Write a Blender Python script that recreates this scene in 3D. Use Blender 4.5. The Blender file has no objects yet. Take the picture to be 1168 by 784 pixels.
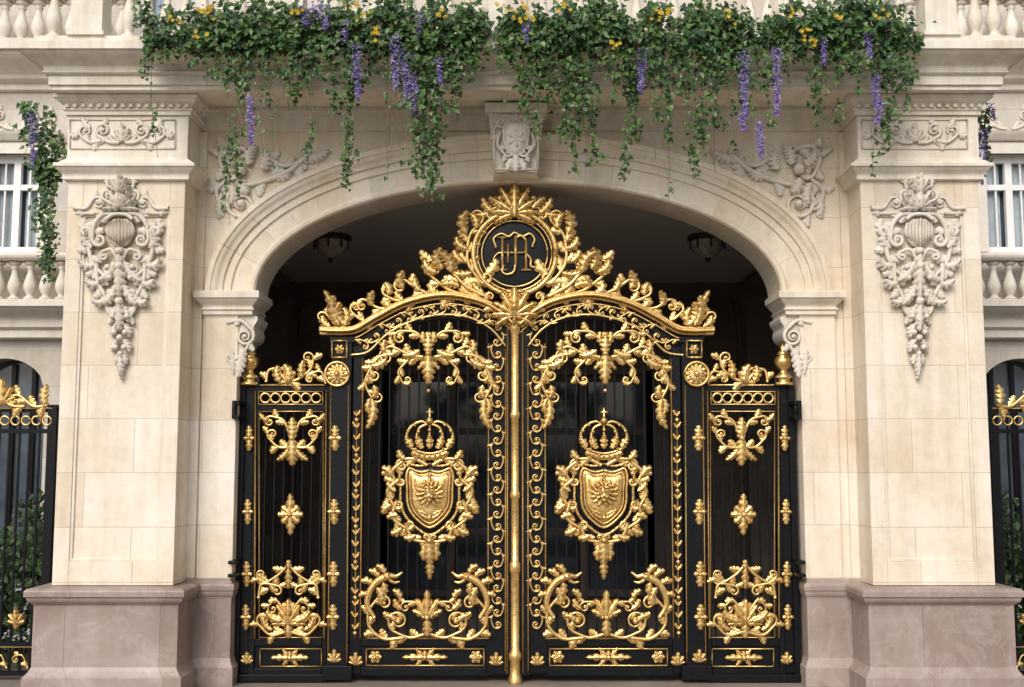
import bpy, math, random
from math import sin, cos, pi, radians, sqrt, atan2, tan
random.seed(7)
TH=radians(6.0); F=1300.0; CX=584.0; CY=392.0; CAMY=-13.0; HC=2.42
ST,CT=sin(TH),cos(TH)
# survey helpers: elevation drawing units (about 1 cm at the gate) -> metres on a real plane y
def Zof(v,y):
    u=CY-v; return HC+(y-CAMY)*(F*ST+u*CT)/(F*CT-u*ST)
def Xof(px,v,y):
    u=CY-v; return (px-CX)*(y-CAMY)/(F*CT-u*ST)

# ---------------------------------------------------------------- mesh builder
class MB:
    def __init__(s): s.v=[];s.f=[];s.m=[];s.c=[];s.sm=[]
    def add(s,vs,fs,mat=0,col=(1,1,1),smooth=False):
        o=len(s.v); s.v.extend(vs)
        for f in fs:
            s.f.append(tuple(o+i for i in f)); s.m.append(mat); s.c.append(col); s.sm.append(smooth)
    def box(s,x0,x1,y0,y1,z0,z1,mat=0,col=(1,1,1)):
        if x0>x1:x0,x1=x1,x0
        if y0>y1:y0,y1=y1,y0
        if z0>z1:z0,z1=z1,z0
        s.add([(x0,y0,z0),(x1,y0,z0),(x1,y1,z0),(x0,y1,z0),(x0,y0,z1),(x1,y0,z1),(x1,y1,z1),(x0,y1,z1)],
              [(0,3,2,1),(4,5,6,7),(0,1,5,4),(1,2,6,5),(2,3,7,6),(3,0,4,7)],mat,col)
    def pbox(s,p0,p1,v0,v1,yf,yb,mat=0,vr=None,col=(1,1,1)):
        if vr is None: vr=(v0+v1)/2
        s.box(Xof(p0,vr,yf),Xof(p1,vr,yf),yf,yb,Zof(v1,yf),Zof(v0,yf),mat,col)
    def wrap(s,x0,x1,yf,yb,prof,mat=0,col=(1,1,1)):
        vs=[];fs=[]
        for p,z in prof: vs+= [(x0-p,yb,z),(x0-p,yf-p,z),(x1+p,yf-p,z),(x1+p,yb,z)]
        n=len(prof)
        for i in range(n-1):
            a=i*4;b=a+4
            for k in range(3): fs.append((a+k,a+k+1,b+k+1,b+k))
            fs.append((a+3,a,b,b+3))
        fs.append((3,2,1,0)); t=(n-1)*4; fs.append((t,t+1,t+2,t+3))
        s.add(vs,fs,mat,col)
    def lathe(s,x,y,prof,seg=14,mat=0):
        vs=[];fs=[]
        for r,z in prof:
            for k in range(seg):
                a=2*pi*k/seg; vs.append((x+r*cos(a),y+r*sin(a),z))
        for i in range(len(prof)-1):
            for k in range(seg):
                k2=(k+1)%seg; fs.append((i*seg+k,i*seg+k2,(i+1)*seg+k2,(i+1)*seg+k))
        s.add(vs,fs,mat,smooth=True)
    def obj(s,name,mats,parent=None,bevel=0):
        me=bpy.data.meshes.new(name); me.from_pydata(s.v,[],s.f)
        for m in mats: me.materials.append(m)
        me.polygons.foreach_set('material_index',s.m)
        me.polygons.foreach_set('use_smooth',s.sm)
        ca=me.color_attributes.new(name='Col',type='FLOAT_COLOR',domain='CORNER')
        arr=[]
        for f,c in zip(s.f,s.c): arr.extend((c[0],c[1],c[2],1.0)*len(f))
        ca.data.foreach_set('color',arr)
        me.update()
        o=bpy.data.objects.new(name,me); bpy.context.scene.collection.objects.link(o)
        if parent: o.parent=parent
        if bevel:
            b=o.modifiers.new('bev','BEVEL'); b.width=bevel; b.segments=2; b.limit_method='ANGLE'; b.angle_limit=radians(50)
        return o
def empty(name):
    e=bpy.data.objects.new(name,None); bpy.context.scene.collection.objects.link(e); return e

# ---------------------------------------------------------------- materials
def newmat(name):
    m=bpy.data.materials.new(name); m.use_nodes=True; nt=m.node_tree
    return m,nt,nt.nodes['Principled BSDF']
def N(nt,t,**k):
    n=nt.nodes.new(t)
    for a,b in k.items(): setattr(n,a,b)
    return n
def ramp(nt,stops):
    r=N(nt,'ShaderNodeValToRGB'); e=r.color_ramp.elements
    while len(e)<len(stops): e.new(0.5)
    for i,(p,c) in enumerate(stops): e[i].position=p; e[i].color=(c[0],c[1],c[2],1)
    return r
def mixc(nt,mode,fac,a,b):
    m=N(nt,'ShaderNodeMix',data_type='RGBA',blend_type=mode)
    for idx,val in ((0,fac),(6,a),(7,b)):
        if isinstance(val,bpy.types.NodeSocket): nt.links.new(val,m.inputs[idx])
        elif idx==0: m.inputs[0].default_value=val
        else: m.inputs[idx].default_value=(val[0],val[1],val[2],1)
    return m.outputs[2]
def noise(nt,vec,scale,detail=5,rough=.6,dist=0):
    n=N(nt,'ShaderNodeTexNoise'); n.inputs['Scale'].default_value=scale; n.inputs['Detail'].default_value=detail
    n.inputs['Roughness'].default_value=rough; n.inputs['Distortion'].default_value=dist
    nt.links.new(vec,n.inputs['Vector']); return n.outputs['Fac']
def stone(name,c1,c2,c3,bw=0.95,bh=0.52,joints=True,rough=.7,usecol=False,dark=.66,weather=True,ao=False,veins=0.0,b2=(.92,.865,.78),streak=.4,spread=.2):
    m,nt,p=newmat(name); L=nt.links
    geo=N(nt,'ShaderNodeNewGeometry'); sep=N(nt,'ShaderNodeSeparateXYZ'); L.new(geo.outputs['Position'],sep.inputs[0])
    ad=N(nt,'ShaderNodeMath',operation='ADD'); L.new(sep.outputs[0],ad.inputs[0]); L.new(sep.outputs[1],ad.inputs[1])
    cmb=N(nt,'ShaderNodeCombineXYZ'); L.new(ad.outputs[0],cmb.inputs[0]); L.new(sep.outputs[2],cmb.inputs[1])
    pos=geo.outputs['Position']
    n1=noise(nt,pos,1.1,4,.6,.5); n2=noise(nt,pos,9,6,.7,.3); n3=noise(nt,pos,60,3,.6)
    r=ramp(nt,[(.5-spread,c1),(.5,c2),(.5+spread,c3)]); L.new(n1,r.inputs[0])
    col=r.outputs[0]
    r2=ramp(nt,[(.3,(.90,.885,.865)),(.6,(1.03,1.02,1.0))]); L.new(n2,r2.inputs[0])
    col=mixc(nt,'MULTIPLY',.8,col,r2.outputs[0])
    if joints:
        b=N(nt,'ShaderNodeTexBrick'); L.new(cmb.outputs[0],b.inputs['Vector'])
        b.inputs['Color1'].default_value=(1.05,1.045,1.05,1); b.inputs['Color2'].default_value=(*b2,1)
        b.inputs['Mortar'].default_value=(dark,dark*.95,dark*.88,1)
        b.inputs['Scale'].default_value=1; b.inputs['Brick Width'].default_value=bw; b.inputs['Row Height'].default_value=bh
        b.inputs['Mortar Size'].default_value=.0045; b.inputs['Mortar Smooth'].default_value=.3; b.inputs['Bias'].default_value=-.1
        col=mixc(nt,'MULTIPLY',.95,col,b.outputs['Color'])
    if veins:
        mp=N(nt,'ShaderNodeMapping'); mp.inputs['Rotation'].default_value=(.3,.7,.4); L.new(pos,mp.inputs[0])
        nv=noise(nt,mp.outputs[0],1.5,6,.6,.7); rv=ramp(nt,[(.47,(0,0,0)),(.5,(1,1,1)),(.53,(0,0,0))]); L.new(nv,rv.inputs[0])
        ml=N(nt,'ShaderNodeMath',operation='MULTIPLY'); ml.inputs[1].default_value=veins; L.new(rv.outputs[0],ml.inputs[0])
        col=mixc(nt,'MIX',ml.outputs[0],col,tuple(min(1,q*1.4) for q in c3))
    if weather:
        mp=N(nt,'ShaderNodeMapping'); mp.inputs['Scale'].default_value=(5,5,.35); L.new(pos,mp.inputs[0])
        ns=noise(nt,mp.outputs[0],1.2,5,.7); rs=ramp(nt,[(.38,(.80,.76,.70)),(.56,(1,1,1))]); L.new(ns,rs.inputs[0])
        col=mixc(nt,'MULTIPLY',streak,col,rs.outputs[0])
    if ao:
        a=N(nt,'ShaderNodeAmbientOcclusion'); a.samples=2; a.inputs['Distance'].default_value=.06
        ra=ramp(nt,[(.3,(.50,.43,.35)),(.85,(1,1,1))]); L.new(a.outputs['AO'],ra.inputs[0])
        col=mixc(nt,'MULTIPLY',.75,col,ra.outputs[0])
    if usecol:
        at=N(nt,'ShaderNodeVertexColor',layer_name='Col'); col=mixc(nt,'MULTIPLY',1,col,at.outputs[0])
    L.new(col,p.inputs['Base Color']); p.inputs['Roughness'].default_value=rough
    bp=N(nt,'ShaderNodeBump'); bp.inputs['Strength'].default_value=.3; bp.inputs['Distance'].default_value=.01
    mm=N(nt,'ShaderNodeMath',operation='ADD'); L.new(n2,mm.inputs[0]); L.new(n3,mm.inputs[1]); L.new(mm.outputs[0],bp.inputs['Height'])
    L.new(bp.outputs[0],p.inputs['Normal'])
    return m
LIME=((.68,.59,.46),(.745,.68,.575),(.79,.745,.675))
M_ASH=stone('limestone_ashlar',*LIME,bw=1.05,bh=.58)
M_VOUS=stone('limestone_voussoir',*LIME,joints=False,usecol=True)
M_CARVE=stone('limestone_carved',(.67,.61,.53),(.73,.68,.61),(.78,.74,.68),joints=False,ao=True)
M_TRIM=stone('limestone_moulded',(.69,.62,.52),(.745,.69,.60),(.79,.745,.68),joints=False,streak=.7)
M_BASE=stone('plinth_marble',(.26,.20,.175),(.325,.26,.235),(.40,.34,.31),bw=1.0,bh=1.2,rough=.45,dark=.6,veins=.22,b2=(.85,.82,.80))
M_PAVE=stone('paving',(.27,.235,.215),(.34,.30,.28),(.40,.365,.34),bw=.9,bh=.45)
M_BACK=stone('back_building_stone',(.50,.47,.43),(.58,.55,.515),(.64,.615,.585),bw=1.1,bh=.5)
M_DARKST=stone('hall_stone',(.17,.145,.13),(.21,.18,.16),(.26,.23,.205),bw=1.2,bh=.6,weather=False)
M_CEIL=stone('hall_plaster',(.80,.78,.77),(.82,.80,.79),(.84,.82,.81),joints=False,weather=False)
def gold_mat():
    m,nt,p=newmat('gilded_iron'); L=nt.links
    geo=N(nt,'ShaderNodeNewGeometry'); n1=noise(nt,geo.outputs['Position'],14,5,.65)
    r=ramp(nt,[(.3,(.70,.42,.13)),(.5,(.88,.60,.23)),(.7,(.98,.74,.35))]); L.new(n1,r.inputs[0])
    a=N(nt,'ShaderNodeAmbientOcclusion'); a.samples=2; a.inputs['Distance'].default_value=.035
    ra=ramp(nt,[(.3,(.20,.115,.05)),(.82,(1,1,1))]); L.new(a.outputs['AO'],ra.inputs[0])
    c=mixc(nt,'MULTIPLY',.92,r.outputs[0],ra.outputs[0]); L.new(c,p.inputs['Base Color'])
    p.inputs['Metallic'].default_value=.85
    n2=noise(nt,geo.outputs['Position'],40,3,.5); rr=ramp(nt,[(.3,(.22,)*3),(.7,(.42,)*3)]); L.new(n2,rr.inputs[0]); L.new(rr.outputs[0],p.inputs['Roughness'])
    bp=N(nt,'ShaderNodeBump'); bp.inputs['Strength'].default_value=.4; bp.inputs['Distance'].default_value=.008; L.new(n2,bp.inputs['Height']); L.new(bp.outputs[0],p.inputs['Normal'])
    return m
M_GOLD=gold_mat()
def simple(name,c,rough=.5,metal=0,nz=0.3,scale=12,spec=.5):
    m,nt,p=newmat(name); geo=N(nt,'ShaderNodeNewGeometry'); n=noise(nt,geo.outputs['Position'],scale,4)
    r=ramp(nt,[(.3,tuple(x*(1-nz) for x in c)),(.7,tuple(min(1,x*(1+nz)) for x in c))]); nt.links.new(n,r.inputs[0]); nt.links.new(r.outputs[0],p.inputs['Base Color'])
    p.inputs['Roughness'].default_value=rough; p.inputs['Metallic'].default_value=metal; p.inputs['Specular IOR Level'].default_value=spec; return m
M_BLACK=simple('black_painted_iron',(.0045,.005,.007),.36,spec=.22)
M_WHITE=simple('white_window_paint',(.80,.80,.79),.45,nz=.05)
M_GLASS=simple('window_glass',(.07,.09,.11),.06,nz=.4,scale=1.5)
M_CURT=simple('curtain',(.38,.43,.47),.8,nz=.15,scale=6)
M_TWIG=simple('vine_stem',(.12,.08,.045),.8)
M_BRONZE=simple('lamp_bronze',(.05,.04,.03),.35)
M_LAMPG=simple('lamp_glass',(.62,.58,.50),.2)
def colmat(name,rough=.5,trans=0.0):
    m,nt,p=newmat(name); at=N(nt,'ShaderNodeVertexColor',layer_name='Col'); nt.links.new(at.outputs[0],p.inputs['Base Color']); p.inputs['Roughness'].default_value=rough
    if trans:
        tr=N(nt,'ShaderNodeBsdfTranslucent'); nt.links.new(at.outputs[0],tr.inputs[0]); mx=N(nt,'ShaderNodeMixShader'); mx.inputs[0].default_value=trans
        nt.links.new(p.outputs[0],mx.inputs[1]); nt.links.new(tr.outputs[0],mx.inputs[2]); nt.links.new(mx.outputs[0],nt.nodes['Material Output'].inputs[0])
    return m
M_LEAF=colmat('ivy_leaf',.42,.25); M_PETAL=colmat('petal',.6,.3)

# ---------------------------------------------------------------- ornament pen
class Pen:
    def __init__(s,mb,Y,mat=0,fn=None): s.mb=mb;s.Y=Y;s.mat=mat;s.fn=fn or (lambda x,y:(x,y)); s.hs=1.0
    def P(s,x,y,h):
        px,py=s.fn(x,y); return (Xof(px,py,s.Y),s.Y-h*.01*s.hs,Zof(py,s.Y))
    def sub(s,cx,cy,sc=1,sx=1,rot=0,sy=1):
        c,d=cos(radians(rot)),sin(radians(rot)); f=s.fn
        def g(x,y):
            x*=sx*sc; y*=sc*sy; return f(cx+x*c+y*d, cy-x*d+y*c)
        p=Pen(s.mb,s.Y,s.mat,g); p.hs=s.hs*sc; return p
    def both(s,cx,cy,sc=1,sy=1): return [s.sub(cx,cy,sc,1,0,sy),s.sub(cx,cy,sc,-1,0,sy)]
def cat(ctrl,n=8):
    if len(ctrl)<3:
        a,b=ctrl; return [(a[0]+(b[0]-a[0])*i/n,a[1]+(b[1]-a[1])*i/n) for i in range(n+1)]
    P=[(2*ctrl[0][0]-ctrl[1][0],2*ctrl[0][1]-ctrl[1][1])]+list(ctrl)+[(2*ctrl[-1][0]-ctrl[-2][0],2*ctrl[-1][1]-ctrl[-2][1])]
    out=[]
    for i in range(1,len(P)-2):
        for k in range(n):
            t=k/n; r=[]
            for d in (0,1):
                a,b,c,e=P[i-1][d],P[i][d],P[i+1][d],P[i+2][d]
                r.append(.5*(2*b+(c-a)*t+(2*a-5*b+4*c-e)*t*t+(3*b-a-3*c+e)*t**3))
            out.append(tuple(r))
    out.append(tuple(ctrl[-1])); return out
def endspiral(pts,R,turns,side):
    x1,y1=pts[-1];x0,y0=pts[-2]; a=atan2(y1-y0,x1-x0)
    cx=x1+R*cos(a+side*pi/2); cy=y1+R*sin(a+side*pi/2); s0=a-side*pi/2
    n=int(14*turns)+4; out=[]
    for i in range(1,n+1):
        t=i/n; th=s0+side*t*turns*2*pi; r=R*(1-.86*t**.85)
        out.append((cx+r*cos(th),cy+r*sin(th)))
    return pts+out,(cx,cy)
def tube(pen,pts,r0,r1=None,h=0,seg=6,flat=1.0,mat=None):
    if r1 is None:r1=r0
    n=len(pts); vs=[];fs=[]
    for i,(x,y) in enumerate(pts):
        a=pts[max(0,i-1)];b=pts[min(n-1,i+1)]; dx,dy=b[0]-a[0],b[1]-a[1]; l=sqrt(dx*dx+dy*dy) or 1; nx,ny=-dy/l,dx/l
        r=r0+(r1-r0)*i/(n-1)
        for k in range(seg):
            t=2*pi*k/seg; vs.append(pen.P(x+nx*r*cos(t),y+ny*r*cos(t),h+r*flat*sin(t)))
    for i in range(n-1):
        for k in range(seg):
            k2=(k+1)%seg; fs.append((i*seg+k,i*seg+k2,(i+1)*seg+k2,(i+1)*seg+k))
    fs.append(tuple(range(seg))); fs.append(tuple((n-1)*seg+k for k in range(seg)))
    pen.mb.add(vs,fs,pen.mat if mat is None else mat,smooth=True)
def resample(pts,n):
    d=[0]
    for a,b in zip(pts,pts[1:]): d.append(d[-1]+sqrt((a[0]-b[0])**2+(a[1]-b[1])**2))
    L=d[-1]; out=[];j=0
    for i in range(n):
        s=L*i/(n-1)
        while j<len(d)-2 and d[j+1]<s: j+=1
        t=(s-d[j])/((d[j+1]-d[j]) or 1); out.append((pts[j][0]+(pts[j+1][0]-pts[j][0])*t,pts[j][1]+(pts[j+1][1]-pts[j][1])*t))
    return out,L
SO=(-1,-.72,-.35,0,.35,.72,1)
def ribbon(pen,pts,w,h=3,lobes=4,h0=0,shape='leaf',lift=0):
    n=max(10,lobes*5+1); pts,L=resample(pts,n); vs=[];fs=[];m=7
    for i,(x,y) in enumerate(pts):
        t=i/(n-1); a=pts[max(0,i-1)];b=pts[min(n-1,i+1)]; dx,dy=b[0]-a[0],b[1]-a[1]; l=sqrt(dx*dx+dy*dy) or 1; tx,ty=dx/l,dy/l; nx,ny=-ty,tx
        if shape=='leaf': W=w*(sin(pi*min(1,t*.82+.16)))**.75
        elif shape=='scroll': W=w*(1-.75*t)
        else: W=w
        k=(t*lobes)%1; lob=sin(pi*min(1,k*1.0+.0))**.6 if lobes else 1
        if i==n-1: W*=.15
        for j,s in enumerate(SO):
            A=abs(s); wf=W*(s*(1-(A>.5)*.42*(1-lob))); fw=(A**2)*W*.35
            hh={1:0,.72:.62*(.55+.45*lob),.35:.62,0:1.0}[A]
            vs.append(pen.P(x+nx*wf+tx*fw,y+ny*wf+ty*fw,h0+h*hh+lift*t*t))
    for i in range(n-1):
        for j in range(m-1): fs.append((i*m+j,i*m+j+1,(i+1)*m+j+1,(i+1)*m+j))
    pen.mb.add(vs,fs,pen.mat,smooth=True)
def leaf(pen,x,y,ang,L,w,curl=0,h=3,lobes=4,h0=0,lift=0):
    a=radians(ang);c=radians(curl); n=9; pts=[(x,y)]
    for i in range(n):
        aa=a+c*(i/(n-1))**1.3; x+=cos(aa)*L/n; y-=sin(aa)*L/n; pts.append((x,y))
    ribbon(pen,pts,w,h,lobes,h0,'leaf',lift)
def ball(pen,x,y,r,h=0,e=1.0,mat=None,ey=1.0):
    vs=[];fs=[];S=8;R=5
    for i in range(R+1):
        f=-pi/2+pi*i/R
        for k in range(S):
            t=2*pi*k/S; vs.append(pen.P(x+r*cos(f)*cos(t),y+ey*r*cos(f)*sin(t),h+r*e*sin(f)))
    for i in range(R):
        for k in range(S):
            k2=(k+1)%S; fs.append((i*S+k,i*S+k2,(i+1)*S+k2,(i+1)*S+k))
    pen.mb.add(vs,fs,pen.mat if mat is None else mat,smooth=True)
def scroll(pen,ctrl,s1=None,s0=None,r=1.8,nl=4,LL=12,lw=4,h=2,side0=1,curl=60,tap=.45,lb=3):
    pts=cat(ctrl)
    if s0:
        pts,c0=endspiral(pts[::-1],*s0); pts=pts[::-1]; ball(pen,c0[0],c0[1],s0[0]*.24,h+1)
    if s1:
        pts,c1=endspiral(pts,*s1); ball(pen,c1[0],c1[1],s1[0]*.26,h+1.2)
    tube(pen,pts,r,r*tap,h)
    q,L=resample(pts,40)
    sd=side0
    for i in range(nl):
        t=.06+.62*i/max(1,nl-.5); k=int(t*39); x,y=q[k]; x2,y2=q[min(39,k+1)]
        a=math.degrees(atan2(-(y2-y),x2-x))
        leaf(pen,x,y,a+sd*28,LL*(1-.35*t),lw*(1-.3*t),sd*curl,h=2.4,lobes=lb,h0=h-1)
        sd=-sd
def palm(pen,x,y,ang,n,L,spread,w,h=3,side=.6,curl=25,lobes=3,h0=0):
    for i in range(n):
        u=(i-(n-1)/2)/max(1,(n-1)/2)
        leaf(pen,x,y,ang+u*spread,L*(1-(1-side)*abs(u)),w*(1-.25*abs(u)),curl*u,h*(1+.4*(1-abs(u))),lobes,h0+(1-abs(u)))
def rosette(pen,x,y,R,n=8,h=3):
    for i in range(n): leaf(pen,x,y,i*360/n,R,R*.38,0,h,1)
    for i in range(n): leaf(pen,x,y,(i+.5)*360/n,R*.62,R*.25,0,h,1,h0=1.5)
    ball(pen,x,y,R*.24,h+1)
def sweepband(pen,pts,o0,o1,hf,hb,mat=None):
    n=len(pts); vs=[];fs=[]
    for i,(x,y) in enumerate(pts):
        a=pts[max(0,i-1)];b=pts[min(n-1,i+1)]; dx,dy=b[0]-a[0],b[1]-a[1]; l=sqrt(dx*dx+dy*dy) or 1; nx,ny=-dy/l,dx/l
        for o,h in ((o0,hb),(o0,hf-1),(o0+1,hf),(o1-1,hf),(o1,hf-1),(o1,hb)): vs.append(pen.P(x+nx*o,y+ny*o,h))
    for i in range(n-1):
        for k in range(6): fs.append((i*6+k,i*6+(k+1)%6,(i+1)*6+(k+1)%6,(i+1)*6+k))
    fs.append(tuple(range(6)));fs.append(tuple((n-1)*6+k for k in range(6)))
    pen.mb.add(vs,fs,pen.mat if mat is None else mat)
def line(pen,x0,y0,x1,y1,r=.9,h=1): tube(pen,[(x0,y0),((x0+x1)/2,(y0+y1)/2),(x1,y1)],r,h=h,seg=5)
def rect(pen,x0,y0,x1,y1,r=.9,h=1):
    line(pen,x0,y0,x1,y0,r,h);line(pen,x0,y1,x1,y1,r,h);line(pen,x0,y0,x0,y1,r,h);line(pen,x1,y0,x1,y1,r,h)
def ring(pen,x,y,R,r=1.2,h=1,n=28,mat=None):
    tube(pen,[(x+R*cos(2*pi*i/n),y+R*sin(2*pi*i/n)) for i in range(n+1)],r,h=h,seg=6,mat=mat)
def dome(pen,outline,cx,cy,h,h0=0,mat=None,rings=6):
    n=len(outline); vs=[];fs=[]
    for i in range(rings+1):
        t=1-i/rings; hh=h*sqrt(max(0,1-t*t))
        for (x,y) in outline: vs.append(pen.P(cx+(x-cx)*t,cy+(y-cy)*t,h0+hh))
    for i in range(rings):
        for k in range(n): fs.append((i*n+k,i*n+(k+1)%n,(i+1)*n+(k+1)%n,(i+1)*n+k))
    pen.mb.add(vs,fs,pen.mat if mat is None else mat,smooth=True)

# ================================================================= GATE
gate=empty('ornate_double_gate')
AX=589.5
G=MB(); B=MB()
gp=Pen(G,-.03,0); bp=Pen(B,0,0)
def yat(path,x):
    for a,b in zip(path,path[1:]):
        if min(a[0],b[0])<=x<=max(a[0],b[0]) and a[0]!=b[0]: return a[1]+(b[1]-a[1])*(x-a[0])/(b[0]-a[0])
    return path[-1][1]
TOP=cat([(366,378),(392,378.5),(408,376),(432,362),(465,346),(505,338),(542,343),(568,355),(587,372)],10)
IN1=cat([(400,408),(420,404),(442,384),(470,369),(503,362),(535,365),(560,378),(577,398)],8)
SH=[(0,-29),(8,-27),(15,-28),(23,-31),(26,-22),(25,-8),(25,4),(22,16),(13,27),(0,35),(-13,27),(-22,16),(-25,4),(-25,-8),(-26,-22),(-23,-31),(-15,-28),(-8,-27)]
def cartouche(p,flip=1):
    out=SH
    big=[(x*1.33,y*1.27) for x,y in out]
    dome(p,big,0,0,3,-1,mat=1)
    bc=cat(big+[big[0]],3); oc=cat([(x*1.02,y*1.02) for x,y in out+[out[0]]],3)
    tube(p,bc,1.8,h=2); tube(p,oc,1.5,h=4); tube(p,[(x*.86,y*.86) for x,y in oc],.8,h=7)
    dome(p,out,0,0,5,2)
    for (x,y) in resample(bc,46)[0]: ball(p,x,y,1.3,3.5)
    # lion mask with mane and garland
    l=p.sub(0,-3,1.0)
    for a in range(0,360,24): leaf(l,7*cos(radians(a)),-1-7*sin(radians(a)),a,10,3.2,35 if a<90 or a>270 else -35,3,3,6.5)
    for a in range(12,372,30): leaf(l,3*cos(radians(a)),-2-3*sin(radians(a)),a,9,2.8,20,3,2,8.2)
    ball(l,0,-2,7.4,8.5,.75,ey=1.1); ball(l,0,2,3.6,12.5,.8); ball(l,-2.6,3.2,2.4,12.5,.8);ball(l,2.6,3.2,2.4,12.5,.8); ball(l,0,7,2.4,11.5,.6)
    tube(l,[(0,-8),(0,-3),(0,1)],1.5,1.2,h=13.5); 
    for sgn in (-1,1):
        ball(l,sgn*3.4,-4,1.4,13.2); tube(l,cat([(sgn*1.2,-6.5),(sgn*3.6,-7.6),(sgn*6,-5.6)]),1.1,.7,h=13); ball(l,sgn*6.5,-9,2.1,11)
    for q in p.both(0,0):
        leaf(q,2,25,20,17,3.4,55,2.5,4,4.5); leaf(q,3,21,35,12,2.6,-30,2.5,3,5); leaf(q,17,-20,-100,18,2.4,-10,2.2,4,5)
    ball(p,0,24,2.6,7); leaf(p,0,-27,-90,9,3,0,3,2,5)
    for q in p.both(0,0):
        scroll(q,[(3,-35),(16,-42),(32,-42)],(7.5,1.3,1),r=2.8,nl=4,LL=16,lw=5.5,h=3)
        scroll(q,[(30,-40),(43,-28),(37,-14)],(5,1.1,1),r=2.8,nl=3,LL=16,lw=5.5,h=3,side0=-1)
        scroll(q,[(34,-20),(48,-6),(41,12)],(6,1.2,1),r=3.0,nl=4,LL=17,lw=6,h=3,side0=1)
        scroll(q,[(37,4),(42,24),(27,37)],(6,1.2,1),r=2.8,nl=4,LL=16,lw=5.5,h=3,side0=1)
        scroll(q,[(28,30),(20,48),(6,52)],(5,1.1,1),r=2.6,nl=3,LL=15,lw=5.5,h=3)
        leaf(q,43,-22,70,17,6,-70,5,3,2); leaf(q,44,10,-20,15,6,-70,5,3,2); leaf(q,32,36,-50,15,6,60,5,3,2)
        leaf(q,38,-6,20,15,5,60,4,3,3); leaf(q,36,22,10,14,5,-60,4,3,3)
        leaf(q,4,55,-60,20,5,-60,4,3,2);leaf(q,2,48,-75,26,5,-30,4,4,2);leaf(q,16,44,-40,15,5,70,4,3,3)
        leaf(q,14,-42,60,14,5,50,4,3,3); leaf(q,28,-42,30,14,5,60,4,3,3)
    leaf(p,0,45,-90,34,8,0,6,5,3); leaf(p,0,70,-90,24,5.5,0,5,4,3); ball(p,0,93,2.4,3); ball(p,0,50,4,8)
    # crown
    c=p.sub(0,-48,.97)
    tube(c,cat([(-21,-2),(-10,2.5),(0,4),(10,2.5),(21,-2)]),3.8,h=4); tube(c,cat([(-23,-7),(-10,-2),(0,-.5),(10,-2),(23,-7)]),1.6,h=6)
    for i in range(-3,4): ball(c,i*6,2.4-abs(i)*.9,1.7,8)
    for i,x in enumerate((-23,-12,0,12,23)):
        leaf(c,x*.9,-6,90-x*.9,16,5,-x,3.5,3,5)
    for q in c.both(0,0):
        tube(q,cat([(20,-8),(27,-20),(22,-32),(10,-38),(1,-34)]),2.2,1.7,h=3)
        tube(q,cat([(10,-6),(15,-18),(12,-30),(3,-35)]),2.0,1.6,h=6)
        for (x,y) in ((26,-13),(27,-20),(25,-27),(18,-34),(14,-12),(15,-19),(13,-26)): ball(q,x,y,2.3,7)
        ball(q,8,-8,1.8,7); ball(q,16,-6,1.8,7)
    ball(c,0,-14,2.3,8);ball(c,0,-21,2.3,8); ball(c,0,-28,2.3,7); line(c,0,-6,0,-34,1.4,5)
    ball(c,0,-39,4.4,5); line(c,0,-42,0,-54,1.6,5); line(c,-4,-49,4,-49,1.5,5)
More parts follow.
